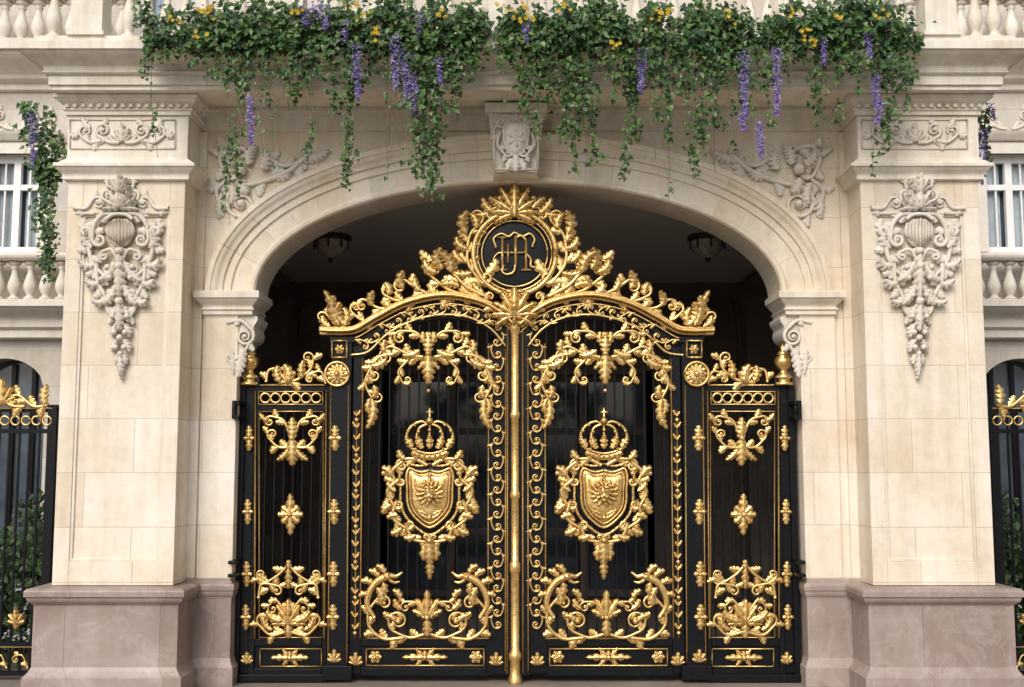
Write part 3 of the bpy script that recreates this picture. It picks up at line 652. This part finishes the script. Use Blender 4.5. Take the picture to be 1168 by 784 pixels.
    # ---- spandrel carving
    sp=Pen(CV,yW,0,(lambda s:(lambda x,y:(x,y) if s<0 else (1186-x,y)))(side)); sp.hs=1.2
    scroll(sp,[(352,178),(330,196),(300,208),(272,214)],(20,1.7,-1),r=3.6,nl=6,LL=22,lw=7,h=2)
    scroll(sp,[(282,172),(262,168),(252,182),(258,200)],(10,1.4,-1),r=3.4,nl=5,LL=20,lw=7,h=3)
    scroll(sp,[(300,176),(325,190),(350,182)],(8,1.3,-1),r=3,nl=5,LL=18,lw=6,h=2)
    scroll(sp,[(262,205),(248,218),(252,236)],(6,1.3,-1),r=3,nl=4,LL=18,lw=6,h=2)
    leaf(sp,345,184,10,34,7,25,4,6,1);leaf(sp,285,190,100,26,8,-70,5,5,3);leaf(sp,270,190,150,24,8,-60,5,5,3);leaf(sp,300,195,60,24,8,60,5,5,3)
    leaf(sp,262,210,-60,26,7,-60,5,5,2);leaf(sp,254,222,-110,26,6,30,4,5,1);leaf(sp,310,200,-20,24,6,60,4,5,1);leaf(sp,250,180,120,18,6,60,4,4,1)
    leaf(sp,276,205,-90,20,8,60,5,4,3);ball(sp,276,195,7,5)
# keystone
kz0=Zof(203,yW);kz1=zsl-.03
def kblock(mb,w0,w1,z0,z1,y0,y1,yb):
    x=Xof(588.5,160,yW); vs=[(x-w0,y0,z0),(x+w0,y0,z0),(x+w0,yb,z0),(x-w0,yb,z0),(x-w1,y1,z1),(x+w1,y1,z1),(x+w1,yb,z1),(x-w1,yb,z1)]
    mb.add(vs,[(0,3,2,1),(4,5,6,7),(0,1,5,4),(1,2,6,5),(2,3,7,6),(3,0,4,7)])
kblock(TR,.24,.31,kz0,kz1-.10,yW-.26,yW-.36,yW+.1); kblock(TR,.34,.36,kz1-.10,kz1,yW-.42,yW-.44,yW+.1); kblock(TR,.26,.22,kz0-.05,kz0,yW-.20,yW-.28,yW+.1)
kp=Pen(CV,yW-.33,0)
kk=kp.sub(588.5,160,1.0)
rect(kk,-25,-32,25,34,1.5,2)
ol=[(0,-20),(10,-18),(15,-10),(13,6),(6,16),(0,20),(-6,16),(-13,6),(-15,-10),(-10,-18)]
dome(kk,ol,0,0,6,3); tube(kk,ol+[ol[0]],1.6,h=3)
for a in range(0,360,60): leaf(kk,0,0,a+30,10,3,20,2.5,2,8)
for q in kk.both(0,0):
    scroll(q,[(3,-24),(14,-28),(20,-20)],(5,1.3,1),r=2.2,nl=3,LL=10,h=3); scroll(q,[(18,-8),(21,6),(12,18)],(5,1.3,1),r=2.2,nl=3,LL=12,h=3); leaf(q,3,22,-50,16,5,-30,4,3,3)
leaf(kk,0,18,-90,20,6,0,5,4,4); palm(kk,0,-20,90,5,14,60,5,4)

# balcony slab / entablature
SX0=Xof(62,100,yS); SX1=Xof(1137,100,yS); ySb=2.4
SL=MB()
z=zsl
SL.wrap(SX0,SX1,yS,ySb,[(-.3,z-.003),(.02,z),(.02,z+.05)]+[(.05,z+.05),(.05,z+.15),(.08,z+.16)]+torus(.08,z+.16,z+.20,.02)+[(.09,z+.20)]+qr(.09,z+.22,.28,z+.36,7,'cyma')+[(.31,z+.36),(.31,z+.45),(.28,z+.46)],0)
zt=z+.46
SL.wrap(SX0+.9,SX1-.9,yW,ySb-.5,[(.0,z-.24),(.03,z-.23),(.03,z-.18)]+qr(.03,z-.18,.16,z-.05,6,'cavetto')+[(.2,z-.05),(.2,z-.006)],0)
SL.obj('balcony_cornice',[M_TRIM],arch,bevel=.004)
def baluster(mb,x,y,z0,H,R,mat=0):
    pr=[(.0,0),(.9,0),(.9,.07),(.62,.09),(.5,.13),(.62,.17),(.92,.27),(1.0,.36),(.85,.48),(.5,.66),(.42,.76),(.5,.80),(.66,.83),(.5,.86),(.6,.9),(.9,.92),(.9,1.0),(0,1.0)]
    mb.lathe(x,y,[(r*R,z0+h*H) for r,h in pr],12,mat)
BL=MB(); yBl=yS-.08
BL.box(SX0-.1,SX1+.1,yBl-.13,yBl+.13,zt+.003,zt+.08)
H=.62
BL.wrap(SX0-.05,SX1+.05,yBl-.12,yBl+.12,[(0,zt+.08+H),(.03,zt+.1+H),(.05,zt+.14+H),(.05,zt+.19+H),(0,zt+.2+H)])
posts=[Xof(p,20,yBl) for p in (104,330,560,815,1068)]
for pxx in posts:
    BL.wrap(pxx-.17,pxx+.17,yBl-.135,yBl+.14,[(.03,zt+.082),(.03,zt+.12),(0,zt+.13),(0,zt+.06+H),(.02,zt+.08+H)])
x=SX0
while x<SX1:
    if all(abs(x-p)>.24 for p in posts): baluster(BL,x,yBl,zt+.08,H,.085)
    x+=.205
BL.obj('balcony_balustrade',[M_TRIM],arch)
A.obj('ashlar_wall',[M_ASH],arch,bevel=.006)
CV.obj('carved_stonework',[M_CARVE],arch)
TR.obj('stone_mouldings',[M_TRIM],arch,bevel=.004)
PL.obj('plinth',[M_BASE],arch,bevel=.008)

# upper facade set back behind the balcony
UF=MB(); UF.box(SX0+.3,SX1-.3,1.9,2.3,zt,zt+2.4); UF.obj('upper_wall',[M_BACK],arch)

# passage hall behind the gate
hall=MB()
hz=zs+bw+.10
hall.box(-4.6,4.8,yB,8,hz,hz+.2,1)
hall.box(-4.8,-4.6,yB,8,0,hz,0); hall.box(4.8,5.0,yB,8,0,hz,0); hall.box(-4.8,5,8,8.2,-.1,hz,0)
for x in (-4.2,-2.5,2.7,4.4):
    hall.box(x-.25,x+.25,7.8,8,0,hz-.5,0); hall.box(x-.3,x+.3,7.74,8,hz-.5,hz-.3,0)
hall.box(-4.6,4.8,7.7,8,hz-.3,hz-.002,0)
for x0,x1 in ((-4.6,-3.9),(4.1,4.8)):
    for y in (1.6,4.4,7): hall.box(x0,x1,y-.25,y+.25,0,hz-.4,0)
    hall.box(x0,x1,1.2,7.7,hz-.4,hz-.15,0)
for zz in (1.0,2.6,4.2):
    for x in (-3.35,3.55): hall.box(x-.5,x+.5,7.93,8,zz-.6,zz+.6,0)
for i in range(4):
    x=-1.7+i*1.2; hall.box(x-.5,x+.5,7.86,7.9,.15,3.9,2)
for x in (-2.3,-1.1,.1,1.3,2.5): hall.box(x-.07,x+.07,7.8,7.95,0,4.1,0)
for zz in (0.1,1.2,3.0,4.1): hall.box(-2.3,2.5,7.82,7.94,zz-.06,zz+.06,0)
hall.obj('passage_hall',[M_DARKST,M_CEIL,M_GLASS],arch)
for px in (378,807):
    lm=MB(); ly=3.4; lx=Xof(px,262,ly)
    lm.lathe(lx,ly,[(.0,hz),(.30,hz),(.30,hz-.06),(.25,hz-.08)],20,0); lm.lathe(lx,ly,[(.25,hz-.08),(.24,hz-.16),(.17,hz-.26),(.05,hz-.33),(0,hz-.33)],20,1)
    lm.lathe(lx,ly,[(.0,hz-.32),(.05,hz-.33),(.03,hz-.38),(0,hz-.40)],12,0)
    for k in range(8):
        a=k*pi/4; lm.box(lx+.25*cos(a)-.012,lx+.25*cos(a)+.012,ly+.25*sin(a)-.012,ly+.25*sin(a)+.012,hz-.2,hz-.02,0)
    lm.obj('ceiling_lamp',[M_BRONZE,M_LAMPG])

# ================================================================= BACK BUILDING wings
YB=3.0
for side in (-1,1):
    bl=empty('stone_building'); W=MB(); GL=MB()
    def X(px,v=300): return Xof(px,v,YB)
    inner=X(150) if side<0 else X(1040)
    outer=X(-420) if side<0 else X(1600)
    x0,x1=min(inner,outer),max(inner,outer)
    wins=[(-20,42),(-170,-106),(-320,-256)] if side<0 else [(1127,1191),(1277,1341),(1427,1491)]
    zT=Zof(80,YB); z1=Zof(288,YB); z2=Zof(176,YB); zg=Zof(405,YB)
    W.box(x0,x1,YB,YB+.4,z2,zT); W.box(x0,x1,YB,YB+.4,zg,z1)
    ws=sorted([(X(a),X(b)) for a,b in wins]); cur=x0
    for a,b_ in ws: W.box(cur,a,YB,YB+.4,z1,z2); cur=b_
    W.box(cur,x1,YB,YB+.4,z1,z2)
    cur=x0
    for a,b_ in ws: W.box(cur,a-.2,YB,YB+.4,0,zg); cur=b_+.2
    W.box(cur,x1,YB,YB+.4,0,zg)
    for a,b_ in ws:
        xm_=(a+b_)/2; hw=(b_-a)/2+.2; n=14; vs=[];fs=[]
        for i in range(n+1):
            x=xm_-hw+2*hw*i/n; zz=zg-.55+.5*sqrt(max(0,1-((x-xm_)/hw)**2)); vs+=[(x,YB+.002,zz),(x,YB+.002,zg+.01),(x,YB+.38,zz)]
        for i in range(n): fs+=[(i*3,i*3+3,i*3+4,i*3+1),(i*3,i*3+2,i*3+5,i*3+3)]
        W.add(vs,fs,0)
        GL.box(a-.2,b_+.2,YB+.36,YB+.38,0,zg,2)
        for k in range(5):
            xx=a-.2+(b_-a+.4)*k/4; GL.box(xx-.03,xx+.03,YB+.3,YB+.35,0,zg-.1,3)
        GL.box(a,b_,YB+.26,YB+.27,z1,z2,2)
        nC=26
        for (cx0,cx1) in ((a+.05,a+(b_-a)*.38),(b_-(b_-a)*.38,b_-.05)):
            vs=[];fs=[]
            for i in range(nC):
                xx=cx0+(cx1-cx0)*i/(nC-1); yy=YB+.235+.012*sin(i*1.9); vs+=[(xx,yy,z1),(xx,yy,z2)]
            for i in range(nC-1): fs.append((2*i,2*i+2,2*i+3,2*i+1))
            GL.add(vs,fs,1,smooth=True)
        for xx,w in ((a+.04,.04),(b_-.04,.04),(xm_,.05)): GL.box(xx-w,xx+w,YB+.12,YB+.20,z1,z2,0)
        for zz,w in ((z1+.05,.05),(z2-.05,.05),(z1+(z2-z1)*.68,.04)): GL.box(a+.081,b_-.081,YB+.125,YB+.19,zz-w,zz+w,0)
        for xx in (a+(b_-a)*.27,b_-(b_-a)*.27): GL.box(xx-.012,xx+.012,YB+.14,YB+.18,z1,z2,0)
        for (q0,q1,r0,r1) in ((a-.16,a,z1,z2+.16),(b_,b_+.16,z1,z2+.16),(a,b_,z2,z2+.16)): W.box(q0,q1,YB-.05,YB+.05,r0,r1,1)
        W.wrap(a-.2,b_+.2,YB-.06,YB+.02,[(0,z2+.17),(.03,z2+.19),(.08,z2+.26),(.1,z2+.3),(0,z2+.31)],1)
        zb0=Zof(343,YB-.3);zb1=Zof(292,YB-.3)
        x=a-.5
        while x<b_+.5: baluster(W,x,YB-.3,zb0,zb1-zb0-.08,.09,1); x+=.22
    zb0=Zof(343,YB-.3);zb1=Zof(292,YB-.3)
    W.wrap(x0,x1,YB-.42,YB-.15,[(0,zb1-.08),(.03,zb1-.05),(.04,zb1-.02),(.03,zb1+.02)],1)
    W.wrap(x0,x1,YB-.1,YB+.1,[(.0,zb0-.52),(.06,zb0-.50),(.06,zb0-.40),(.12,zb0-.36),(.12,zb0-.26)]+qr(.12,zb0-.26,.34,zb0-.10,6,'cyma')+[(.38,zb0-.1),(.38,zb0-.01),(.36,zb0)],1)
    zc=Zof(98,YB)
    W.wrap(x0,x1,YB-.02,YB+.4,[(0,zc-.1),(.05,zc-.08),(.05,zc),(.15,zc+.05)]+qr(.15,zc+.05,.5,zc+.35,6,'cyma')+[(.55,zc+.35),(.55,zc+.5),(.5,zc+.52)],1)
    zz=zc+.52
    x=x0
    while x<x1: baluster(W,x,YB-.3,zz,.62,.1,1); x+=.24
    W.wrap(x0,x1,YB-.42,YB-.18,[(0,zz+.62),(.04,zz+.66),(.04,zz+.75),(0,zz+.77)],1)
    W.box(x0,x1,YB+.3,YB+.7,zz,zz+1.6,0)
    fp=Pen(W,YB,1)
    for c0 in ((18,) if side<0 else (1150,)):
        for q in fp.both(c0,138,.8):
            scroll(q,[(3,12),(14,10),(28,2)],(10,1.5,-1),r=2.4,nl=4,LL=14,lw=5,h=2); scroll(q,[(26,10),(42,10),(54,2)],(9,1.5,-1),r=2.4,nl=4,LL=14,lw=5,h=2)
        for q in fp.both(c0,361,.7):
            q.Y=YB-.18; scroll(q,[(3,8),(14,8),(28,2)],(8,1.4,-1),r=2.4,nl=4,LL=13,lw=5,h=2); scroll(q,[(26,8),(42,8),(54,2)],(8,1.4,-1),r=2.4,nl=4,LL=13,lw=5,h=2)
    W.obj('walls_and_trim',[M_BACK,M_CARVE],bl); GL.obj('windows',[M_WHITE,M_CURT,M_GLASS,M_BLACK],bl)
    # ---------- side iron fence
    fn=empty('iron_fence'); FB=MB(); FG=MB(); yF=.1
    fx0=Xof(62,600,yF) if side<0 else Xof(1131,600,yF)
    if side<0: a,b_=fx0-5.5,fx0
    else: a,b_=fx0,fx0+5.5
    for vv in (468,492,735,768): zz=Zof(vv,yF); FB.box(a,b_,yF-.02,yF+.03,zz-.025,zz+.025)
    x=a
    while x<b_: FB.box(x-.011,x+.011,yF-.012,yF+.012,.05,Zof(468,yF)); x+=.115
    for k in range(4):
        xx=(b_-.06-k*1.8) if side<0 else (a+.06+k*1.8); FB.box(xx-.05,xx+.05,yF-.045,yF+.055,0,Zof(462,yF))
    fp=Pen(FG,yF-.03,0,(lambda s:(lambda x,y:(x,y) if s<0 else (1191-x,y)))(side))
    for off in (0,-120,-240,-360):
        q=fp.sub(off,0)
        scroll(q,[(56,462),(40,464),(24,452)],(9,1.4,-1),r=2.2,nl=5,LL=17,lw=5.5,h=2); scroll(q,[(30,464),(12,462),(2,448)],(8,1.4,-1),r=2.2,nl=5,LL=17,lw=5.5,h=2)
        leaf(q,52,462,100,24,6,-40,4,4,2); palm(q,4,462,90,5,30,50,6,5); scroll(q,[(-6,462),(-24,462),(-36,450)],(9,1.4,1),r=2.2,nl=5,LL=15,lw=5,h=2)
        scroll(q,[(-60,464),(-44,462),(-34,446)],(7,1.4,-1),r=2.2,nl=5,LL=15,lw=5,h=2)
        for i in range(10): ring(q,54-i*12,480,5,1.1,1,16)
        o=q.sub(19,704); palm(o,0,8,90,5,18,60,5,4); palm(o,0,4,-90,3,10,60,4,3)
        for i in range(5):
            scroll(q,[(56-i*24,762),(50-i*24,748),(42-i*24,748)],(4.5,1.2,-1),r=1.3,nl=2,LL=8,h=1)
    line(fp,-440,466,60,466,1,1.5); line(fp,-440,738,62,738,1,1.5)
    FB.obj('bars',[M_BLACK],fn); FG.obj('gilded_crest',[M_GOLD,M_BLACK],fn)

# ================================================================= PLANTS
def lf(mb,x,y,z,s,col):
    a=random.uniform(-1.3,1.3)
    ax=(sin(a)*.8,-.35+random.uniform(-.4,.3),-cos(a)); l=sqrt(sum(q*q for q in ax)); ax=[q/l for q in ax]
    nr=(random.uniform(-.7,.7),-1,random.uniform(-.3,1.1))
    sd=(ax[1]*nr[2]-ax[2]*nr[1],ax[2]*nr[0]-ax[0]*nr[2],ax[0]*nr[1]-ax[1]*nr[0]); l=sqrt(sum(q*q for q in sd)) or 1; sd=[q/l for q in sd]
    n2=(sd[1]*ax[2]-sd[2]*ax[1],sd[2]*ax[0]-sd[0]*ax[2],sd[0]*ax[1]-sd[1]*ax[0])
    def p(u,v,w): return (x+s*(sd[0]*u+ax[0]*v+n2[0]*w),y+s*(sd[1]*u+ax[1]*v+n2[1]*w),z+s*(sd[2]*u+ax[2]*v+n2[2]*w))
    vs=[p(0,0,0),p(-.52,.08,.12),p(-.36,.5,.1),p(0,1,-.08),p(.36,.5,.1),p(.52,.08,.12)]
    mb.add(vs,[(0,1,2,3),(0,3,4,5)],0,col)
def green():
    k=random.random(); b=random.uniform(.5,1.4)
    c=(.05,.12,.028) if k<.5 else ((.03,.085,.028) if k<.72 else ((.095,.175,.04) if k<.94 else (.15,.20,.07)))
    return tuple(q*b for q in c)
IV=MB(); TW=MB()
yE=yS-.36
segs=[(165,545),(566,1048)]
clumps=[]
for a,b_ in segs:
    x=a
    while x<b_:
        dn=.55+.45*sin(x*.047+1.0)+.25*sin(x*.13)
        if random.random()<.45+.5*dn: clumps.append((x,random.uniform(0,34),random.uniform(8,20)*(.7+.4*dn)))
        x+=random.uniform(6,12)
for (cx,cy,r) in clumps:
    for i in range(int(r*r*.26)+14):
        px=random.gauss(cx,r*.5); v=random.gauss(cy+10,r*.62)
        if v<-40: continue
        y=yE+random.uniform(-.18,.22); zl=Zof(v,yE)
        lf(IV,Xof(px,v,yE),y,zl,random.uniform(.045,.085),green())
for a,b_ in segs:
    for i in range(1300):
        px=random.uniform(a,b_); v=random.gauss(46,10); lf(IV,Xof(px,v,yE),yE+random.uniform(-.1,.1),Zof(v,yE),random.uniform(.045,.075),green())
def strand(px,v0,v1,th,yy=None,dens=1.0,mb=None):
    yy=yE-random.uniform(0,.12) if yy is None else yy
    ph=random.uniform(0,6); am=random.uniform(1,6); dr=random.uniform(-10,10); pts=[]
    n=max(6,int((v1-v0)/3)); gp_=random.uniform(0,6)
    for i in range(n+1):
        t=i/n; v=v0+(v1-v0)*t; p=px+am*sin(ph+t*5)+dr*t; pts.append((Xof(p,v,yy),yy,Zof(v,yy)))
        mod=.65+.5*sin(gp_+t*11)
        k=th*(1-.45*t)*mod*.01; cnt=int(th/3.0*dens*(1-.4*t)*mod+random.random())
        for j in range(cnt):
            lf(mb or IV,pts[-1][0]+random.gauss(0,k*.55),yy+random.uniform(-k,k),pts[-1][2]+random.uniform(-.02,.02),random.uniform(.038,.085)*(1-.2*t),green())
    r=.003; vs=[];fs=[]
    for (x,y,z_) in pts: vs+=[(x-r,y,z_),(x+r,y,z_),(x,y+r,z_)]
    for i in range(len(pts)-1):
        for k in range(3): fs.append((i*3+k,i*3+(k+1)%3,i*3+3+(k+1)%3,i*3+3+k))
    TW.add(vs,fs,0)
table=[(172,62,10),(190,70,14),(205,60,12),(228,74,14),(246,92,14),(262,245,6),(270,120,12),(276,225,7),(287,155,7),(300,118,9),(312,90,12),(328,92,14),(345,118,12),(352,185,6),(362,90,14),(380,130,13),(394,200,12),(399,215,9),(408,125,10),(425,100,14),(440,88,16),(458,125,16),(472,150,14),(484,200,26),(492,222,24),(498,205,18),(512,125,16),(526,118,11),(538,95,14),
(575,84,14),(590,104,18),(604,135,18),(612,155,9),(622,98,14),(636,116,16),(648,160,22),(656,198,24),(664,185,18),(676,96,12),(692,88,12),(704,115,12),(715,148,16),(722,205,9),(732,160,13),(742,135,14),(756,155,8),(762,228,3),(772,108,12),(790,135,15),(802,200,15),(808,175,14),(822,146,13),(838,125,14),(850,100,14),(862,128,13),(878,142,10),(895,94,13),(912,80,12),(930,110,12),(938,162,9),(952,138,12),(965,86,12),(985,106,16),(1003,140,20),(1012,175,10),(1026,125,18),(1040,96,12)]
for px,v1,th in table: strand(px,random.uniform(18,38),v1,th)
for _ in range(42):
    a,b_=random.choice(segs); strand(random.uniform(a,b_),20,random.uniform(60,100),8)
for _ in range(26):
    a,b_=random.choice(segs); strand(random.uniform(a,b_),20,random.uniform(110,205),3,dens=.5)
ivp=empty('trailing_ivy'); IV.obj('leaves',[M_LEAF],ivp)
cr=MB()
for px,v0,v1,th in ((42,118,215,16),(52,120,300,13),(60,130,320,14),(66,150,315,12),(48,180,265,14),(34,118,180,12),(28,116,150,10),(1118,120,200,8),(1126,118,185,8),(1114,116,150,8)): strand(px,v0,v1,th,yy=-.1,dens=1.2,mb=cr)
cr.obj('climbing_ivy',[M_LEAF])
TW.obj('stems',[M_TWIG],ivp)
WS=MB()
def petal(mb,x,y,z,s,col):
    a=random.uniform(0,2*pi);b_=random.uniform(-1,1); ux,uy,uz=cos(a),sin(a)*.5,sin(a)*.8; vx,vy,vz=-sin(a)*.8,b_,cos(a)
    mb.add([(x,y,z),(x+s*ux*.6+s*vx*.3,y+s*uy*.5-s*.2,z+s*uz*.6+s*vz*.3),(x+s*ux,y+s*uy-s*.3,z+s*uz),(x+s*ux*.6-s*vx*.3,y+s*uy*.5,z+s*uz*.6-s*vz*.3)],[(0,1,2,3)],0,col)
def wist(px,v0,v1,w,yy=None):
    yy=yE-.15 if yy is None else yy
    n=int((v1-v0)*5); dr=random.uniform(-4,4)
    for i in range(n):
        t=random.random()**.85; v=v0+(v1-v0)*t; r=w*(.35+.65*sin(pi*min(1,t*.8+.22)))*(1-.6*t)*.01*(.75+.25*sin(t*16)); a=random.uniform(0,2*pi)
        b=random.uniform(.6,1.3); c=random.choice([(.19,.12,.40),(.25,.18,.50),(.33,.27,.57),(.14,.09,.34),(.45,.39,.63)]); c=tuple(min(1,q*b) for q in c)
        petal(WS,Xof(px+dr*t*t,v,yy)+r*cos(a)*random.random()**.4,yy+r*sin(a),Zof(v,yy),random.uniform(.02,.036),c)
for px,v0,v1,w in ((407,52,114,9),(452,42,102,10),(464,60,118,9),(472,85,132,6),(285,108,165,5),(350,5,30,13),(372,8,34,11),(362,0,24,9),(733,56,105,7),(848,60,135,9),(886,55,132,8),(866,140,180,5),(998,84,124,7),(1003,112,142,5),(990,36,66,6),(395,25,50,6),(480,14,38,6),(940,44,74,4),(600,26,48,4),(500,66,98,4),(846,130,150,4)): wist(px,v0,v1,w)
for px,v0,v1,w in ((38,128,195,8),(1120,148,210,7),(1131,118,135,5)): wist(px,v0,v1,w,-.2)
WS.obj('wisteria_flowers',[M_PETAL])
YF=MB()
for (px,v) in [(240,14),(232,12),(225,40),(340,14),(415,18),(400,10),(428,34),(575,10),(588,22),(596,8),(606,18),(640,10),(700,52),(760,12),(748,20),(905,14),(918,36),(925,44),(830,20),(1012,20),(196,25),(505,16),(960,22)]:
    for k in range(5):
        x=Xof(px+random.gauss(0,4.5),v,yE-.2);z=Zof(v+random.gauss(0,3.5),yE-.2);R=random.uniform(.014,.025); tl=random.uniform(-.4,.5)
        col=random.choice([(.75,.52,.03),(.80,.62,.08),(.65,.42,.03)])
        for j in range(5):
            a=j*2*pi/5+k; d=.5
            YF.add([(x,yE-.21,z),(x+R*cos(a-d),yE-.22,z+R*sin(a-d)),(x+R*1.2*cos(a),yE-.2+tl*R*sin(a),z+R*1.2*sin(a)),(x+R*cos(a+d),yE-.22,z+R*sin(a+d))],[(0,1,2,3)],0,col)
YF.obj('yellow_flowers',[M_PETAL])
for side in (-1,1):
    S=MB()
    for i in range(9000):
        cx=random.uniform(0,5.2); hgt=1.1+.5*sin(cx*2.3)+.3*sin(cx*5.1); x=(-5.3-cx) if side<0 else (5.5+cx)
        lf(S,x,random.uniform(.6,2.2),random.random()**.7*hgt*1.2,random.uniform(.05,.11),tuple(q*.6 for q in green()))
    for i in range(60):
        x=(-5.3-random.uniform(0,4)) if side<0 else (5.5+random.uniform(0,4)); z=random.uniform(.3,1.0)
        for k in range(8): petal(S,x+random.gauss(0,.03),.6,z+random.gauss(0,.03),.04,(.6,.6,.62))
    S.obj('garden_shrub',[M_LEAF])

# ================================================================= GROUND
gr=MB(); gr.add([(-150,-150,-.13),(150,-150,-.13),(150,150,-.13),(-150,150,-.13)],[(0,1,2,3)])
M_ROAD=simple('asphalt',(.06,.059,.057),.85,nz=.25,scale=30)
gr.obj('ground',[M_ROAD])
pv=MB(); pv.box(-30,30,-9.5,8,-.126,.0); pv.obj('pavement',[M_PAVE])
kb=MB(); kb.box(-30,30,-9.72,-9.503,-.126,.008); kb.obj('kerb',[M_PAVE],bevel=.01)

# ================================================================= LIGHT, CAMERA
sc=bpy.context.scene
w=bpy.data.worlds.new('World'); sc.world=w; w.use_nodes=True; nt=w.node_tree
sky=N(nt,'ShaderNodeTexSky',sky_type='NISHITA'); sky.sun_disc=False
az_from=(-.34,-1.0) ; elev=radians(40)
sky.sun_elevation=elev; sky.sun_rotation=atan2(az_from[0],az_from[1])
sky.air_density=1.0; sky.dust_density=4.0; sky.ozone_density=.6
hs=N(nt,'ShaderNodeHueSaturation'); hs.inputs['Saturation'].default_value=.45; nt.links.new(sky.outputs[0],hs.inputs['Color'])
bg=nt.nodes['Background']; nt.links.new(hs.outputs[0],bg.inputs[0]); bg.inputs[1].default_value=.15
sd=bpy.data.lights.new('sun','SUN'); sd.energy=1.5; sd.angle=radians(28); sd.color=(1,.965,.92)
so=bpy.data.objects.new('sun',sd); sc.collection.objects.link(so)
from mathutils import Vector
l=sqrt(az_from[0]**2+az_from[1]**2); d=Vector((-az_from[0]/l*cos(elev),-az_from[1]/l*cos(elev),-sin(elev)))
so.rotation_euler=d.to_track_quat('-Z','Y').to_euler()
cd=bpy.data.cameras.new('camera'); cd.sensor_width=36; cd.lens=F/1168*36; cd.clip_end=600
co=bpy.data.objects.new('camera',cd); sc.collection.objects.link(co); co.location=(0,CAMY,HC); co.rotation_euler=(radians(90)+TH,0,0); sc.camera=co
sc.view_settings.view_transform='Standard'; sc.view_settings.look='None'; sc.view_settings.exposure=0
